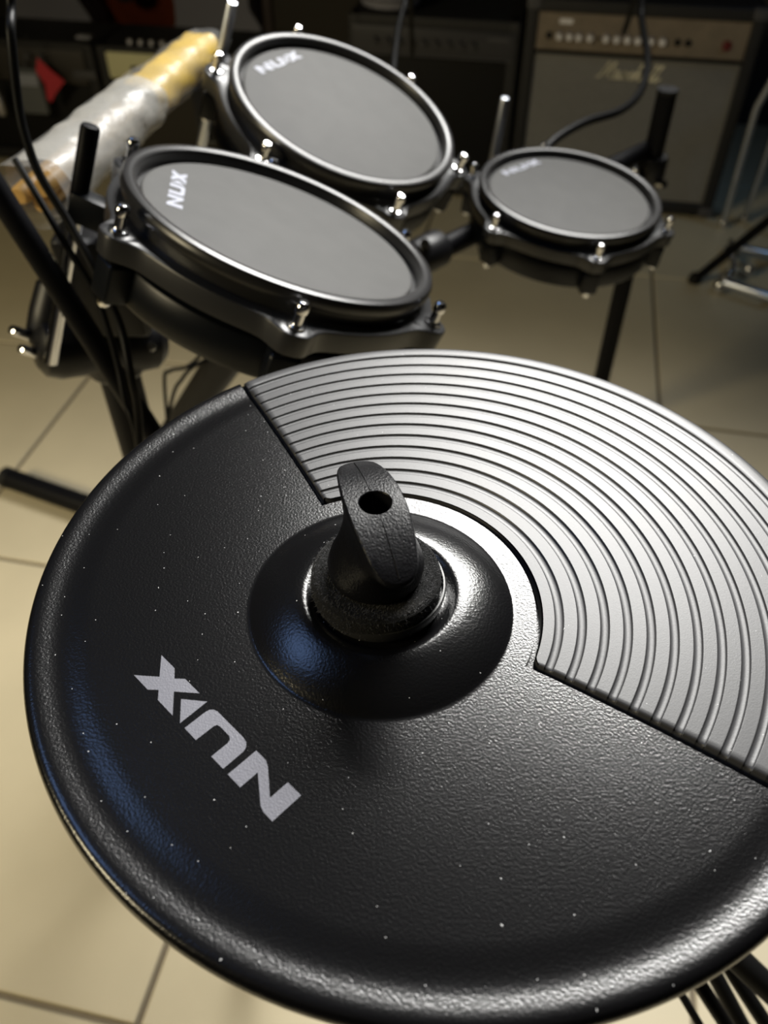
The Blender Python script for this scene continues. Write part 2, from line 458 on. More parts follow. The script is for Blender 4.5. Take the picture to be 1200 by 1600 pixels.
for s0, s1 in ((-27.6, -6.2), (6.2, 27.6)):
    tube(bm, [((s0 + (s1 - s0) * k / 10) * .001, 0, (33.5 - 7.5 * ((s0 + (s1 - s0) * k / 10) / 29) ** 2 + .0) * .001) for k in range(11)], .00026, 6)
link('mould_seam', bm, M_NUT, wn)
# stand under the pad
st = thing('cymbal_stand', 'black stand carrying the grooved cymbal pad', 'stand', (AX, AY, 0))
bm = NB(); lathe(bm, [(0, .10), (.0125, .10), (.0125, .62), (.010, .63), (.010, .745), (.014, .75), (.014, .778), (.0062, .780), (.0062, .7965)], 24); link('pole', bm, M_TUBE, st)
bm = NB(); lathe(bm, [(.004, .7965), (.004, AZ + .036), (.0034, AZ + .037), (0, AZ + .037)], 16); tag(link('threaded_rod', bm, M_CLAMP, st), 'dark threaded rod')
for k in range(3):
    a = radians((50, 130, 270)[k])
    bm = NB(); tube(bm, [(.012 * cos(a), .012 * sin(a), .34), (.24 * cos(a), .24 * sin(a), .012)], .008); link('leg', bm, M_TUBE, st)
    bm = NB(); lathe(bm, [(0, 0), (.012, 0), (.012, .02), (.006, .024), (0, .024)], 16, Matrix.Translation((.24 * cos(a), .24 * sin(a), 0))); link('rubber_foot', bm, M_BLACK, st)

# ================================================================== drum pads
def drum(loc, n, lug0, lm, lang, rod, label):
    d = thing('drum_pad', label, 'drum pad', loc, 'mesh drum pads of the kit', n=n)
    NRM = V(n).normalized()
    bm = NB(); lathe(bm, [(0, -.0135), (.1, -.0135), (.1005, -.0095), (.0995, -.0084), (.097, -.0080), (0, -.0078)], 96); link('mesh_head', bm, M_HEAD, d)
    bm = NB(); lathe(bm, [(.1045, -.020), (.1045, -.0035), (.1053, -.0012), (.1070, 0), (.1105, .0002), (.1133, -.0008), (.1147, -.0034), (.1150, -.0065), (.1138, -.0098), (.1105, -.0112), (.1100, -.026), (.1045, -.026), (.1045, -.02)], 96); link('rim', bm, M_RIM, d)
    bm = NB(); lathe(bm, [(.0985, -.0125), (.1046, -.0125), (.1046, -.0115), (.0985, -.0115), (.0985, -.0125)], 96); link('head_edge_ring', bm, M_BLACK, d)
    # pressed hoop with six ears
    lug = [radians(lug0 + 60 * k) for k in range(6)]
    def hr(th, base=.1205):
        m = min(abs((th - l + pi) % (2 * pi) - pi) for l in lug)
        x = m * .12
        return base + .0145 / (1 + (x / .0125) ** 4) + .002 / (1 + (x / .02) ** 2)
    bm = NB(); NN = 240; R = []
    for k in range(NN):
        th = 2 * pi * k / NN; r = hr(th); c, s = cos(th), sin(th)
        R.append([bm.verts.new((q * c, q * s, z)) for q, z in ((.109, -.0185), (r - .002, -.0185), (r - .0004, -.0194), (r, -.0210), (r - .001, -.034), (r - .0035, -.034), (r - .0042, -.022), (.109, -.022))])
    for k in range(NN):
        a, b = R[k], R[(k + 1) % NN]
        for j in range(8): bm.faces.new([a[j], b[j], b[(j + 1) % 8], a[(j + 1) % 8]])
    bmesh.ops.recalc_face_normals(bm, faces=bm.faces)
    link('hoop', bm, M_HOOP, d)
    bm = NB(); lathe(bm, [(.108, -.024), (.1125, -.0245), (.1130, -.038), (.1165, -.0395), (.1175, -.0415), (.1175, -.062), (.115, -.0665), (.106, -.068), (0, -.068)], 96); link('shell', bm, M_SHELL, d)
    for l in lug:
        mt = Matrix.Rotation(l, 4, 'Z')
        bm = NB(); box(bm, (.1115, -.0105, -.0655), (.1325, .0105, -.0375), .004, 3, mt); lo = link('lug', bm, M_SHELL, d)
        bm = NB(); lathe(bm, [(0, -.0705), (.0034, -.0705), (.0042, -.069), (.0042, -.065)], 16, mt @ Matrix.Translation((.1265, 0, 0))); link('rod_end', bm, M_CHROME, lo)
        bm = NB(); lathe(bm, [(.0028, -.042), (.0028, -.0185), (.0062, -.0184), (.0064, -.0175), (.0062, -.0166), (.0036, -.0162), (.0034, -.0085), (.0043, -.0078), (.0047, -.0055), (.0044, -.0028), (.0030, -.0008), (0, -.0003)], 20, mt @ Matrix.Translation((.1262, 0, 0))); link('tension_rod', bm, M_CHROME, d)
    logo(d, lm[0], lm[1], -.0079, radians(lang), M_LOGO2, .00094, .0002)
    rad, ang, zt, zb, rr = rod
    a = radians(ang); x, y = rad * cos(a), rad * sin(a)
    bm = NB(); lathe(bm, [(0, zb), (rr * .8, zb), (rr, zb + .001), (rr, zt - .003), (rr * .8, zt - .0008), (0, zt)], 20, Matrix.Translation((x, y, 0))); tag(link('mounting_rod', bm, M_CHROME if n[1] > 0 else M_SATIN, d), 'chrome mounting rod')
    if n[1] > 0:  # dark reflection on the chrome, shaped as a black cover over its upper end
        bm = NB(); lathe(bm, [(.005, -.052), (.0066, -.051), (.0068, zt), (.0058, zt + .0022), (0, zt + .003)], 20, Matrix.Translation((x, y, 0))); tag(link('rod_dark_reflection', bm, M_TUBE, d), 'dark reflection on the top of the rod, built as a black cover')
    bm = NB(); box(bm, (.108, -.010, -.064), (rad + .004, .010, -.042), .004, 2, Matrix.Rotation(a, 4, 'Z')); link('rod_bracket', bm, M_SHELL, d)
    return d
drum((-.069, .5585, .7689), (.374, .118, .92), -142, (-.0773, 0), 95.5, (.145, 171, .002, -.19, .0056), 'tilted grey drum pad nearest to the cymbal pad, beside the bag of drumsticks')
drum((-.035, .8355, .7535), (.36, -.175, .915), 0, (-.0727, .0395), 61.3, (.15, 150, .012, -.15, .0056), 'tilted grey drum pad behind the nearest one, in front of the black amplifiers')
drum((.2322, .9976, .6012), (.093, -.06, .9938), -142, (-.0537, .0632), 41.5, (.15, 123, .052, -.15, .0062), 'level grey drum pad in front of the amplifier with the gold panel')

# ================================================================== rack
rk = thing('drum_rack', 'black tube rack holding the three drum pads, with clamps and floor tubes', 'drum rack', (-.25, .63, 0))
RL = V(rk.location)
def P(*p): return V(p) - RL
def part(name, bm, m, parent=rk, **k): return link(name, bm, m, parent, **k)
def tubepart(name, pts, r, m=M_TUBE, parent=rk, n=24, off=RL):
    bm = NB(); tube(bm, [V(p) - off for p in pts], r, n); return link(name, bm, m, parent, angle=50)
tubepart('post', [(-.25, .635, .005), (-.25, .635, .738)], .019)
tubepart('post', [(.4065, 1.25, .005), (.4065, 1.25, .636)], .0145)
tubepart('post_cap', [(.4065, 1.25, .632), (.4065, 1.25, .637)], .0152, M_CLAMP)
tubepart('post_cap', [(-.25, .635, .734), (-.25, .635, .742)], .0202, M_CLAMP)
tubepart('crossbar', [(.4065, 1.262, .55), (.124, 1.0, .546), (-.145, .722, .558)], .014)
tubepart('slanted_leg', [(-.137, .735, .575), (-.449, 1.075, .02)], .021)
tubepart('foot_tube', [(-.686, 1.098, .0195), (-.30, .928, .0195), (.0, .796, .0195)], .019)
tubepart('foot_cap', [(-.697, 1.103, .0195), (-.684, 1.097, .0195)], .0197, M_BLACK)
tubepart('floor_brace', [(-.25, .64, .0195), (-.2, .884, .0195)], .016)
tubepart('floor_brace', [(.4065, 1.25, .018), (.36, .92, .018), (0, .80, .018)], .0145)
# left clamp: two lobes on the post, wing bolts
bm = NB()
mt = zaxis((-.250 + .25, .604 - .63, .634), (.42, .25, -.12))
lathe(bm, [(0, -.052), (.016, -.051), (.024, -.045), (.0275, -.033), (.0265, -.015), (.023, 0), (.024, .018), (.027, .036), (.0255, .05), (.018, .058), (0, .06)], 28, mt)
cl = part('clamp', bm, M_CLAMP)
bm = NB(); lathe(bm, [(0, -.03), (.012, -.029), (.0165, -.023), (.0175, 0), (.0165, .022), (.011, .028), (0, .029)], 24, zaxis((-.280 + .25, .602 - .63, .666), (.3, .5, .8))); part('clamp_jaw', bm, M_CLAMP)
bm = NB(); lathe(bm, [(0, -.03), (.024, -.03), (.027, -.026), (.027, .026), (.024, .03), (0, .03)], 28, Matrix.Translation((0, .005, .615))); part('clamp_collar', bm, M_CLAMP)
bm = NB(); box(bm, (-.03, -.022, -.045), (.032, .024, .043), .008, 3, Matrix.Translation((-.225 + .25, .60 - .63, .70))); part('rod_holder', bm, M_CLAMP)
for x, y, z, dx in ((-.302, .577, .664, (-.4, -.6, .7)), (-.297, .571, .650, (-.4, -.6, .7)), (-.203, .602, .648, (.3, -.7, .6)), (-.201, .598, .635, (.3, -.7, .6))):
    bm = NB(); lathe(bm, [(0, -.02), (.0042, -.02), (.0042, .002), (.0036, .005), (0, .006)], 14, zaxis((x + .25, y - .63, z), dx)); part('clamp_bolt', bm, M_CHROME)
# clamp of the level drum on the right post
bm = NB(); lathe(bm, [(.0145, -.022), (.022, -.022), (.024, -.018), (.024, .018), (.022, .022), (.0145, .022)], 28, Matrix.Translation(P(.4065, 1.25, .522))); part('clamp_collar', bm, M_CLAMP)
bm = NB(); lathe(bm, [(0, -.012), (.006, -.012), (.006, .012), (0, .013)], 14, zaxis(P(.418, 1.226, .51), (.4, -.8, .3))); part('clamp_bolt', bm, M_CHROME)
tubepart('mount_arm', [(.395, 1.24, .52), (.30, 1.2, .50), (.165, 1.118, .485)], .011)
bm = NB(); box(bm, (-.02, -.02, -.03), (.02, .02, .03), .006, 2, Matrix.Translation(P(.156, 1.112, .49))); part('rod_holder', bm, M_CLAMP)
# clamp of the tilted rear drum
bm = NB(); box(bm, (-.024, -.022, -.03), (.024, .022, .03), .007, 3, Matrix.Translation(P(-.186, .965, .705))); part('rod_holder', bm, M_CLAMP)
tubepart('mount_arm', [(-.186, .965, .70), (-.12, .84, .62), (-.09, .79, .556)], .012)
bm = NB(); lathe(bm, [(0, -.024), (.021, -.024), (.023, -.02), (.023, .02), (.021, .024), (0, .024)], 24, zaxis(P(.052, .925, .552), (1, 1, 0))); part('clamp_collar', bm, M_CLAMP)
bm = NB(); lathe(bm, [(0, -.01), (.006, -.01), (.006, .01), (0, .011)], 14, zaxis(P(.050, .905, .572), (-.2, -.7, .7))); part('clamp_bolt', bm, M_CHROME)
# shiny wing bolt at the far end of the bag
wb = thing('wing_bolt', 'small shiny chrome wing bolt sticking up behind the drumstick bag', 'wing bolt', (-.2205, 1.05, .716))
bm = NB(); lathe(bm, [(0, 0), (.004, 0), (.004, .016), (.007, .018), (.007, .024), (0, .026)], 16); link('shank', bm, M_CHROME, wb)
bm = NB(); prism(bm, [(-.003, 0), (.003, 0), (.0085, .006), (.010, .017), (.004, .024), (-.005, .021), (-.0085, .010)], -.0018, .0018, Matrix.Translation((.001, 0, .024)) @ Matrix.Rotation(radians(25), 4, 'Z') @ Matrix.Rotation(pi / 2, 4, 'X'))
link('wing', bm, M_SATIN, wb)
bm = NB(); box(bm, (-.014, -.012, -.02), (.014, .012, .0005), .003, 2); link('nut_block', bm, M_CLAMP, wb)

# boom stand: long straight tube rising past the left edge
bs = thing('boom_stand', 'long straight black stand tube rising past the bag of drumsticks', 'stand', (.042, .431, 0))
tubepart('tube', [(.0405, .4316, .012), (-.200, .525, .623), (-.2646, .550, .7895), (-.36, .587, 1.03)], .0088, M_TUBE, bs, 24, V(bs.location))
bm = NB(); lathe(bm, [(0, 0), (.09, 0), (.092, .004), (.09, .009), (.02, .014), (.02, .03), (0, .03)], 40); link('base', bm, M_BLACK, bs)

# ================================================================== cables
def cable(pts, r, label, group=None, per=8, n=12):
    bm = NB(); o0 = V(pts[-1]); tube(bm, [p - o0 for p in spline(pts, per)], r, n)
    o = link('cable', bm, M_CABLE, None, angle=60); o.location = o0
    return tag(o, label, 'cable', group)
cable([(-.20, .57, 1.05), (-.231, .587, .911), (-0.2318, 0.5674, 0.8845), (-0.2357, 0.5568, 0.8477), (-0.2347, 0.55, 0.8273), (-0.2299, 0.5432, 0.806), (-0.2153, 0.5335, 0.7759), (-0.1998, 0.517, 0.7458), (-0.1872, 0.5015, 0.7157), (-0.1814, 0.4811, 0.6886), (-0.1814, 0.4743, 0.6566), (-.190, .455, .59), (-.22, .44, .45), (-.25, .50, .0055)], .0031, 'thin black cable hanging in a long curve down past the drumstick bag')
cable([(-.262, .585, .80), (-.245, .568, .775), (-.230, .553, .75), (-.215, .541, .722), (-.207, .528, .697), (-.202, .515, .672), (-.198, .500, .65), (-.192, .486, .62), (-.205, .47, .50), (-.215, .52, .2), (-.21, .57, .0055)], .0026, 'short black cable running beside the stand tube to the cymbal edge')
cable([(-.262, .75, .36), (-.258, .782, .462), (-.250, .788, .476), (-.232, .791, .479), (-.218, .799, .486), (-.206, .811, .499), (-.192, .825, .512), (-.17, .84, .56)], .0022, 'thin black wire looping above the floor beside the slanted rack leg')
cable([(-.27, .73, .38), (-.242, .75, .466), (-.231, .765, .481), (-.220, .774, .490), (-.201, .782, .498), (-.183, .79, .505), (-.15, .80, .53)], .0022, 'thin black wire crossing the looping wire beside the slanted rack leg')
cable([(.52, 1.98, .52), (.457, 1.687, .668), (.444, 1.59, .641), (.428, 1.455, .619), (.399, 1.354, .603), (.35, 1.268, .602), (.281, 1.202, .607), (.225, 1.139, .60), (.209, 1.105, .575), (.22, 1.06, .54)], .006, 'black cable hanging in front of the gold panelled amplifier')
cable([(.06, 1.9, .50), (.041, 1.513, .705), (.031, 1.434, .697), (.021, 1.353, .687), (.013, 1.213, .675), (.009, 1.1, .66), (.0, .98, .6)], .0042, 'black cable dropping behind the rear drum pad')
base = [[(0.1638, 0.1824, 0.478), (0.1764, 0.1517, 0.4756), (0.2008, 0.1225, 0.4464), (0.2203, 0.0991, 0.423), (0.250, 0.089, .2), (0.270, 0.099, .0085)],
        [(0.1769, 0.1936, 0.468), (0.1967, 0.1563, 0.459), (0.2271, 0.1233, 0.426), (0.2514, 0.0969, 0.3996), (0.281, 0.087, .2), (0.301, 0.097, .0085)],
        [(0.2046, 0.2045, 0.4364), (0.221, 0.1669, 0.4271), (0.2532, 0.1244, 0.3847), (0.2789, 0.0904, 0.3507), (0.309, 0.080, .2), (0.329, 0.090, .0085)],
        [(0.2079, 0.2021, 0.4553), (0.2274, 0.1623, 0.4438), (0.2629, 0.1239, 0.4054), (0.2913, 0.0932, 0.3747), (0.321, 0.083, .2), (0.341, 0.093, .0085)],
        [(0.1883, 0.194, 0.4896), (0.2205, 0.1573, 0.4812), (0.2717, 0.1239, 0.4478), (0.3126, 0.0972, 0.4211), (0.343, 0.087, .2), (0.363, 0.097, .0085)]]
cl_lab = ['first thin black cable from the left under the cymbal edge', 'second black cable from the left under the cymbal edge', 'middle black cable of the bundle under the cymbal edge', 'fourth black cable from the left under the cymbal edge', 'thick smooth black cable outermost at right under the cymbal edge']
for b, r, l in zip(base, (.0026, .0048, .0055, .005, .0082), cl_lab):
    cable(b, r, l, 'cables hanging under the cymbal')

# ================================================================== drumsticks in a bag
A, B = V((-0.2589, 0.5903, 0.7728)), V((-0.189, 0.9819, 0.7684))
pk = thing('drumstick_bag', 'clear plastic bag of wooden drumsticks with a yellow wrapper, lying behind the drums', 'drumsticks', A)
ax = (B - A); LN = ax.length; pk.rotation_mode = 'QUATERNION'; pk.rotation_quaternion = ax.to_track_quat('Y', 'Z')
def sleeve(name, y0, y1, hw, ht, m, wob=.0, n=32, seed=0, ny=14, cap0=False, cap1=False, dx0=0):
    bm = NB(); rings = []; rnd = random.Random(seed)
    for j in range(ny + 1):
        t = j / ny; y = y0 + (y1 - y0) * t
        hw_ = hw(t) if callable(hw) else hw; ht_ = ht(t) if callable(ht) else ht
        ring = []
        for k in range(n):
            a = 2 * pi * k / n; c, s = cos(a), sin(a)
            x = hw_ * (abs(c) ** .8) * (1 if c > 0 else -1); z = ht_ * (abs(s) ** .9) * (1 if s > 0 else -1)
            wv = wob * (sin(5 * a + 23 * t + seed) + sin(3 * a - 31 * t) * .7)
            ring.append(bm.verts.new((x + wv * c + dx0, y, z + wv * s)))
        rings.append(ring)
    for a, b in zip(rings, rings[1:]):
        for k in range(n): bm.faces.new([a[k], b[k], b[(k + 1) % n], a[(k + 1) % n]])
    if cap0: bm.faces.new(rings[0])
    if cap1: bm.faces.new(rings[-1][::-1])
    bmesh.ops.recalc_face_normals(bm, faces=bm.faces)
    return link(name, bm, m, pk, angle=60)
tag(sleeve('white_wrapper', .012, .205, .0262, .0215, M_FILM, .0011, seed=2), 'milky white film half')
tag(sleeve('yellow_wrapper', .195, .372, .0215, .0165, M_YELLOW, .0012, seed=5), 'yellow printed wrapper')
tag(sleeve('clear_bag', -.004, LN + .002, lambda t: .0285 - .006 * t, lambda t: .0235 * (1 - .25 * t - .35 * max(0, t - .9) * 10 * .6), M_CLEARF, .0013, seed=9, ny=22), 'clear outer film')
for i, (x, z) in enumerate(((-.0125, -.003), (.0055, .002), (-.002, -.012))):
    bm = NB(); lathe(bm, [(0, 0), (.0055, .0008), (.0072, .004), (.0074, .02), (.0074, .28), (.0045, .36), (.003, .375), (.0048, .384), (.0045, .392), (0, .396)], 20, Matrix.Translation((x, -.001 + .004 * i, z)) @ Matrix.Rotation(-pi / 2, 4, 'X'))
    link('drumstick', bm, M_WOOD, pk)

# ================================================================== amplifiers
def amp_cabinet(bm, hw, d, h, f=.030, back=.045):
    """open-fronted case: back box with a frame standing proud"""
    box(bm, (-hw, back, .012), (hw, d, h), .008, 3)
    for lo, hi in (((-hw, 0, .012), (-hw + f, back + .01, h)), ((hw - f, 0, .012), (hw, back + .01, h)), ((-hw + .004, .002, h - f), (hw - .004, back + .01, h)), ((-hw + .004, .002, .012), (hw - .004, back + .01, .012 + f))):
        box(bm, lo, hi, .007, 3)
def knob_bm(r, d):
    bm = NB(); lathe(bm, [(0, d), (r * .82, d), (r * .9, d * .94), (r, d * .1), (r, 0), (0, 0)], 18, Matrix.Rotation(pi / 2, 4, 'X')); return bm
a1 = thing('guitar_amplifier', 'guitar amplifier with gold control panel, silver knobs and grey grille, right of the black one', 'amplifier', uv(.1675, 2.315), rz=RZ)
bm = NB(); amp_cabinet(bm, .2825, .27, .517); link('cabinet', bm, M_TOLEX, a1)
bm = NB(); box(bm, (-.2535, .006, .403), (.2535, .05, .4875), .002, 1); pa = link('control_panel', bm, M_BRASS, a1)
bm = NB(); box(bm, (-.2535, .012, .042), (.2535, .05, .3955), .003, 2); 
link('grille_cloth', bm, M_CLOTH, a1)
bm = NB()
for k in range(58):
    z = .047 + k * .006; box(bm, (-.2525, .0108, z), (.2525, .0125, z + .003))
g = link('grille_weave', bm, mat('grille_thread', (.24, .235, .225), .85), a1, smooth=False); g['kind'] = 'stuff'
bm = NB(); box(bm, (-.2535, .003, .3955), (.2535, .05, .403), .0015, 1); link('piping', bm, M_BLACK, a1)
U0 = -.1675
for u in (-.029, -.004, .019, .046, .085, .111, .137, .162, .193, .221):
    k = link('knob', knob_bm(.0088, .015), M_KNOB, a1); k.location = (u + U0, .006, .437)
for u in (-.054, .070, .258, .283):
    r_ = .0085 if u != .070 else .004
    k = link('jack', knob_bm(r_, .004), M_BLACK, a1); k.location = (u + U0, .006, .436)
k = link('power_lamp', knob_bm(.012, .006), M_REDJEWEL, a1); k.location = (.374 + U0, .006, .435); tag(k, 'dark red lamp lens')
bm = NB(); box(bm, (-.20 , .0052, .463), (-.168, .0075, .474)); tag(link('name_plate', bm, M_KNOB, a1, smooth=False), 'small pale plate')
for s in (-1, 1):
    for zz in (.505, .024):
        bm = NB(); box(bm, (s * .266 - .018, -.0025, zz - .013), (s * .266 + .018, .03, zz + .013), .005, 2); link('corner_protector', bm, M_GREYP, a1)
for s in (-1, 1):
    for yy in (.04, .23):
        bm = NB(); lathe(bm, [(0, 0), (.015, 0), (.017, .013), (0, .013)], 14, Matrix.Translation((s * .24, yy, 0))); link('rubber_foot', bm, M_BLACK, a1)
# script name on the grille: pen strokes in x-height units
ST = [[(0, .15), (.25, 0), (.5, .35), (.85, 1.6), (1.0, 1.95), (1.02, 1.2), (.98, .25), (1.3, 1.0), (1.75, 1.95), (1.72, 1.2), (1.6, .3), (1.7, 0), (1.95, .15)],
      [(2.62, .85), (2.35, .95), (2.1, .55), (2.15, .05), (2.4, .1), (2.65, .9), (2.58, .2), (2.75, .05), (2.95, .3)],
      [(2.98, .1), (3.1, .9), (3.2, 1.02), (3.28, .8), (3.5, .85), (3.38, .3), (3.5, 0), (3.75, .3)],
      [(3.72, .2), (4.1, 1.0), (4.25, .5), (4.15, 0), (3.9, .08)],
      [(4.3, .2), (4.75, 1.2), (4.95, 1.95), (4.75, 1.7), (4.5, .0), (4.78, .8), (5.0, .9), (4.98, .3), (5.05, 0), (5.25, .2)],
      [(5.78, .85), (5.5, .95), (5.28, .5), (5.35, .02), (5.6, .2), (5.8, .9), (5.72, .2), (5.9, .02), (6.1, .3)],
      [(6.1, .3), (6.5, 1.4), (6.68, 1.95), (6.5, 1.8), (6.3, .5), (6.4, 0), (6.65, .3)],
      [(6.65, .3), (7.05, 1.4), (7.25, 1.95), (7.05, 1.8), (6.85, .5), (6.95, 0), (7.25, .25), (7.5, .5)]]
bm = NB()
for s in ST:
    tube(bm, spline([(-.092 + x * .0212 + y * .005, .0095, .346 + y * .0195 - x * .0005) for x, y in s], 5), .00185, 6)
tag(link('script_name', bm, M_GOLDPRINT, a1), 'pale cursive lettering')
# black amplifier in the middle
a2 = thing('guitar_amplifier', 'all black guitar amplifier with a charcoal control panel, left of the gold panelled one', 'amplifier', uv(-.3475, 2.315), rz=RZ)
bm = NB(); amp_cabinet(bm, .2225, .25, .462); link('cabinet', bm, M_TOLEX, a2)
bm = NB(); box(bm, (-.212, -.004, .372), (.212, .05, .437), .004, 2); link('control_panel', bm, M_DARKPANEL, a2)
bm = NB(); box(bm, (-.194, .012, .04), (.194, .05, .366), .003, 2); link('grille_cloth', bm, M_BLACK, a2)
for k in range(9):
    o = link('knob', knob_bm(.0085, .013), M_DARKPANEL, a2); o.location = (-.15 + k * .032, -.004, .405)
bm = NB(); box(bm, (.142, -.0058, .417), (.197, -.003, .425)); tag(link('name_plate', bm, M_GREYP, a2, smooth=False), 'pale grey plate')
bm = NB(); box(bm, (-.21, -.0055, .3715), (.21, -.003, .3745)); link('panel_edge', bm, M_GREYP, a2, smooth=False)
# cream-panelled small amplifier
a3 = thing('guitar_amplifier', 'small dark amplifier with a cream panel, half hidden by the drumstick bag', 'amplifier', uv(-1.08, 2.30), rz=RZ)
bm = NB(); amp_cabinet(bm, .215, .22, .352); link('cabinet', bm, M_TOLEX, a3)
bm = NB(); box(bm, (-.186, -.004, .268), (.186, .04, .338), .008, 3); link('control_panel', bm, M_CREAM, a3)
bm = NB(); box(bm, (-.115, -.008, .282), (.05, .01, .306), .003, 2); link('panel_slot', bm, M_BLACK, a3)
bm = NB(); box(bm, (-.185, .012, .045), (.185, .05, .262), .003, 2); link('grille_cloth', bm, M_BROWNCLOTH, a3)
for k in range(9):
    bm = NB(); lathe(bm, [(0, 0), (.0085, 0), (.008, .012), (0, .013)], 14); o = link('knob', bm, M_KNOB, a3); o.location = (-.12 + k * .032, .03, .352)
# black amplifier at the far left
a4 = thing('guitar_amplifier', 'brownish black amplifier behind the red diamond tag', 'amplifier', uv(-1.53, 2.30), rz=RZ)
bm = NB(); amp_cabinet(bm, .225, .22, .352); link('cabinet', bm, M_TOLEX, a4)
bm = NB(); box(bm, (-.195, -.003, .245), (.195, .04, .335), .003, 2); link('control_panel', bm, mat('brown_black_panel', (.03, .026, .022), .5), a4)
bm = NB(); box(bm, (-.195, .012, .045), (.195, .05, .24), .003, 2); link('grille_cloth', bm, M_BLACK, a4)
bm = NB(); box(bm, (.155, -.008, .262), (.225, .006, .285), .003, 2); link('socket_strip', bm, M_GREYP, a4)
bm = NB(); box(bm, (.155, .05, .3515), (.20, .075, .357), .001, 1); tag(link('switch_plate', bm, M_KNOB, a4), 'pale switch plate')
for x in (-.02, .03, .07):
    o = link('knob', knob_bm(.009, .012), M_GREYP, a4); o.location = (x, -.003, .315)
# things hanging in front of it
bp = thing('blister_pack', 'grey clear plastic pack hanging on the amplifier, left of the red tag', 'plastic pack', uv(-1.512, 2.266, .225), rz=RZ)
bm = NB(); box(bm, (-.042, 0, -.062), (.042, .024, .062), .011, 3); link('plastic_shell', bm, mat('grey_clear_plastic', (.16, .17, .18), .2, alpha=.75), bp)
bm = NB(); box(bm, (-.034, -.003, .018), (.036, .004, .050), .004, 2); tag(link('pale_insert', bm, mat('pale_insert', (.28, .30, .36), .4), bp), 'pale bluish insert')
bm = NB(); tube(bm, spline([(0, .012, .06), (.0, .03, .10), (.0, .06, .132)], 4), .0025, 8); link('hanger', bm, M_GREYP, bp)
rt = thing('red_price_tag', 'red diamond shaped card beside the plastic pack', 'tag', uv(-1.437, 2.262, .264), rz=RZ)
bm = NB(); prism(bm, [(-.034, .022), (-.018, .058), (.012, .028), (.048, 0), (.012, -.032), (-.012, -.060), (-.022, -.05), (-.016, -.012)], -.001, .001, Matrix.Rotation(pi / 2, 4, 'X')); link('card', bm, M_RED, rt, smooth=False)
bm = NB(); tube(bm, spline([(-.012, .001, .05), (-.01, .014, .075), (-.006, .05, .095)], 4), .0015, 8); link('string', bm, M_GREYP, rt)
sp = thing('jack_plug_pack', 'pale silver plug at the left edge below the black amplifier panel', 'plug', uv(-1.622, 2.268, .155), rz=RZ)
bm = NB(); lathe(bm, [(0, 0), (.010, .001), (.014, .012), (.014, .05), (.010, .06), (.007, .085), (0, .086)], 16); link('plug_body', bm, M_KNOB, sp)
bm = NB(); tube(bm, spline([(0, .0, .084), (.004, .012, .14), (.008, .05, .20)], 4), .003, 8); link('lead', bm, M_CABLE, sp)

# guitars and bags behind
def outline(hw, h, waist=.8, n=40):
    pts = []
    for k in range(n):
        a = 2 * pi * k / n; y = -cos(a)
        wdt = hw * abs(sin(a)) ** .7 * (1 if y < 0 else (.82)) * (1 - (1 - waist) * math.exp(-((y - .15) / .28) ** 2))
        pts.append((wdt * (1 if sin(a) > 0 else -1), h * (y + 1) / 2))
    return pts
def body(name, pts, d, m, parent):
    bm = NB(); prism(bm, pts, -d, 0, Matrix.Rotation(pi / 2, 4, 'X'))
    return link(name, bm, m, parent, angle=40)
for u, v_, hw, lab in ((-1.66, 2.66, .155, 'dark grey padded gig bag standing at the left of the red-brown guitar'), (-1.10, 2.66, .165, 'bluish grey padded gig bag standing right of the red-brown guitar')):
    gb = thing('gig_bag', lab, 'gig bag', uv(u, v_, 0), 'grey gig bags', rz=RZ)
    body('bag_body', outline(hw, .62, .9), .11, M_GREYBAG, gb).location = (0, .05, 0)
    bm = NB(); box(bm, (-.045, -.05, .6), (.045, .04, 1.05), .02, 3); link('bag_neck', bm, M_GREYBAG, gb)
    bm = NB(); box(bm, (-hw * .55, -.085, .10), (hw * .55, -.055, .32), .012, 3); link('pocket', bm, M_GREYBAG, gb)
gt = thing('acoustic_guitar', 'red-brown acoustic guitar standing between the two grey bags', 'guitar', uv(-1.405, 2.80, 0), rz=RZ)
body('guitar_body', [(x, y + .115) for x, y in outline(.19, .49, .75)], .1, M_REDWOOD, gt).location = (0, .05, 0)
bm = NB(); box(bm, (-.06, -.06, .262), (.06, -.049, .288), .003, 2); link('bridge', bm, M_BLACK, gt)
bm = NB(); lathe(bm, [(0, 0), (.05, 0), (.052, .001), (0, .001)], 32, Matrix.Translation((0, -.0505, .40)) @ Matrix.Rotation(pi / 2, 4, 'X')); link('sound_hole', bm, M_BLACK, gt)
bm = NB(); box(bm, (-.026, -.065, .44), (.026, -.03, 1.02), .006, 2); link('neck', bm, M_TUBE, gt)
bm = NB(); box(bm, (-.036, -.062, 1.02), (.036, -.036, 1.2), .006, 2); link('headstock', bm, M_REDWOOD, gt)
gs = thing('guitar_stand', 'low black stand under the red-brown guitar', 'stand', uv(-1.405, 2.80, 0), rz=RZ)
for s in (-1, 1):
    bm = NB(); tube(bm, spline([(s * .17, -.14, .008), (s * .1, -.07, .06), (s * .07, -.02, .108), (s * .06, .10, .106)], 5), .008, 10); link('leg', bm, M_TUBE, gs)
bm = NB(); tube(bm, [(0, .19, .008), (0, .09, .30)], .008, 10); link('leg', bm, M_TUBE, gs)
bm = NB(); tube(bm, [(-.065, .10, .106), (0, .125, .2), (.065, .10, .106)], .007, 10); link('cross_piece', bm, M_TUBE, gs)
pb = thing('speaker_cabinet', 'tall brownish speaker cabinet behind the rear drum pad', 'speaker', uv(-.77, 2.72), rz=RZ)
bm = NB(); amp_cabinet(bm, .17, .25, .78); link('cabinet', bm, mat('brown_vinyl', (.045, .032, .028), .5), pb)
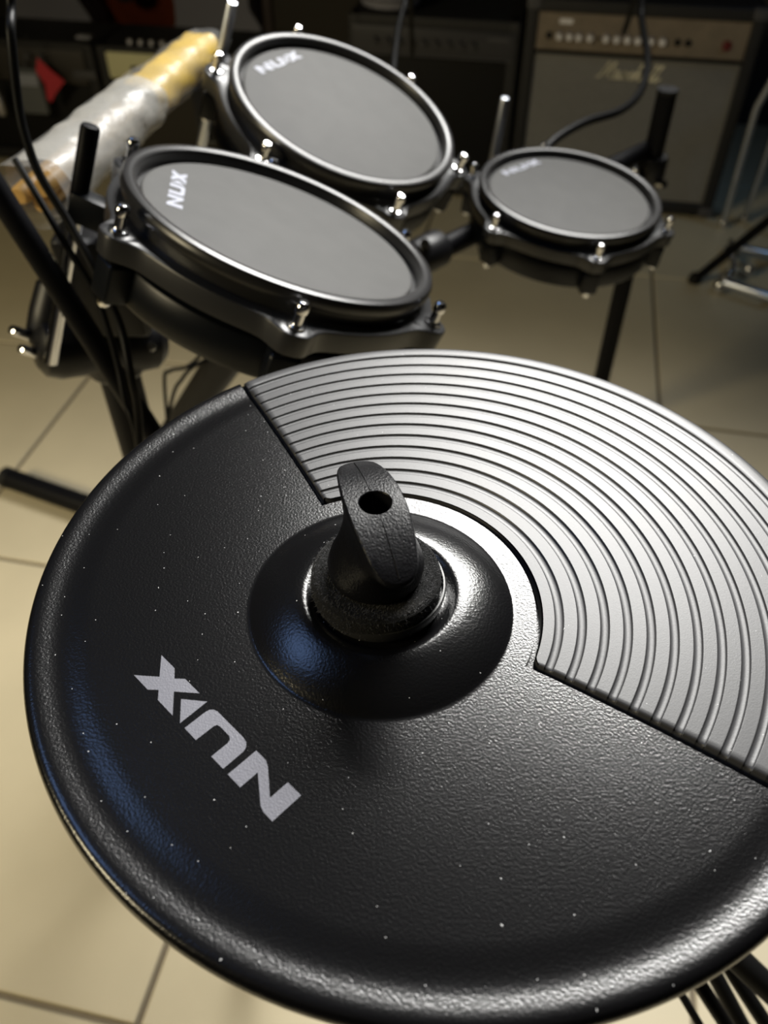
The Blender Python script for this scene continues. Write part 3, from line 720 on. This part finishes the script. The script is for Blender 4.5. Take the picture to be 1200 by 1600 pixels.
bm = NB(); box(bm, (-.14, .012, .045), (.14, .05, .745), .003, 2); link('grille_cloth', bm, M_BROWNCLOTH, pb)
hb = thing('headphone_case', 'dark grey rounded case lying on the black amplifier', 'case', uv(-.475, 2.40, .463), rz=RZ)
bm = NB(); lathe(bm, [(0, 0), (.062, 0), (.075, .008), (.08, .025), (.074, .042), (.055, .052), (0, .056)], 40); link('case_shell', bm, M_GREYBAG, hb)
bm = NB(); lathe(bm, [(.0795, .024), (.0812, .025), (.0812, .028), (.0795, .029)], 40); link('zip', bm, M_GREYP, hb)

# ================================================================== chrome stand at the right edge
hh = thing('hi_hat_stand', 'chrome tripod stand at the right edge beside the gold panelled amplifier', 'stand', (1.08, 2.05, 0))
HL = V(hh.location)
tubepart('leg', [(.932, 2.14, .012), (.905, 2.09, .33), (.93, 2.05, .50)], .0085, M_SATIN, hh, 16, HL)
tubepart('leg', [(1.002, 2.175, .012), (.975, 2.10, .30), (1.0, 2.05, .52)], .0085, M_SATIN, hh, 16, HL)
tubepart('centre_tube', [(1.08, 2.05, .02), (1.08, 2.05, .75)], .012, M_CHROME, hh, 16, HL)
tubepart('collar', [(.90, 2.03, .50), (1.12, 2.06, .53)], .014, M_CHROME, hh, 16, HL)
tubepart('base_tube', [(.887, 1.943, .045), (.972, 1.896, .045), (1.05, 1.95, .045)], .0105, M_SATIN, hh, 16, HL)
tubepart('base_tube', [(.826, 1.784, .032), (.914, 1.712, .032), (1.02, 1.80, .032)], .0115, M_SATIN, hh, 16, HL)
tubepart('strut', [(.905, 2.0, .03), (.87, 1.86, .03), (.826, 1.79, .035)], .008, M_CHROME, hh, 16, HL)
for p, r_ in (((.932, 2.14, .012), .012), ((1.002, 2.175, .012), .012), ((.882, 1.946, .03), .014), ((.818, 1.790, .016), .015), ((.848, 1.825, .03), .013), ((.93, 1.98, .02), .012), ((.99, 1.93, .04), .013), ((.915, 1.87, .016), .014)):
    bm = NB(); lathe(bm, [(0, -r_), (r_ * .7, -r_ * .8), (r_, -r_ * .2), (r_, r_ * .4), (r_ * .7, r_ * .9), (0, r_)], 18, Matrix.Translation(V(p) - HL)); link('foot_knob', bm, M_CHROME, hh)
bl = thing('black_stand_leg', 'black flat stand leg slanting down to the floor in front of the chrome stand', 'stand', (.776, 1.845, 0))
BL = V(bl.location)
tubepart('tube', [(.780, 1.842, .014), (.90, 1.70, .30), (1.0, 1.60, .52)], .011, M_TUBE, bl, 16, BL)
bm = NB(); lathe(bm, [(0, 0), (.016, 0), (.017, .012), (.012, .022), (0, .022)], 18); link('rubber_foot', bm, M_BLACK, bl)
# housings added around the unseen area lights
def lamp(name, label, loc, target, sx, sy):
    t = thing(name, label, 'lamp', loc)
    t.rotation_euler = (V(target) - V(loc)).to_track_quat('-Z', 'Y').to_euler()
    bm = NB(); box(bm, (-sx / 2 - .03, -sy / 2 - .03, .012), (sx / 2 + .03, sy / 2 + .03, .06), .008, 2); link('lamp_housing', bm, M_GREYP, t)
    bm = NB(); tube(bm, [(0, 0, .05), (0, 0, .3)], .015, 10); link('bracket', bm, M_GREYP, t)
lamp('unseen_warm_lamp', 'unseen warm flat lamp added behind and left of the photographer', (-2.35, -.55, 1.95), (-.75, .5, 0), .8, .7)
lamp('unseen_lamp', 'unseen cool lamp high up left of the cymbal pad', (-1.15, .55, 2.45), (0, .2, .8), .7, .5)
lamp('unseen_lamp', 'unseen cool lamp added to tint the chrome stand', (1.9, 1.0, 2.4), (1.0, 2.0, .3), .35, .3)
lamp('unseen_lamp', 'long bright lamp under the ceiling beyond the drum pads', (.60, 1.84, 2.20), (.05, .3, .8), 1.15, .95)
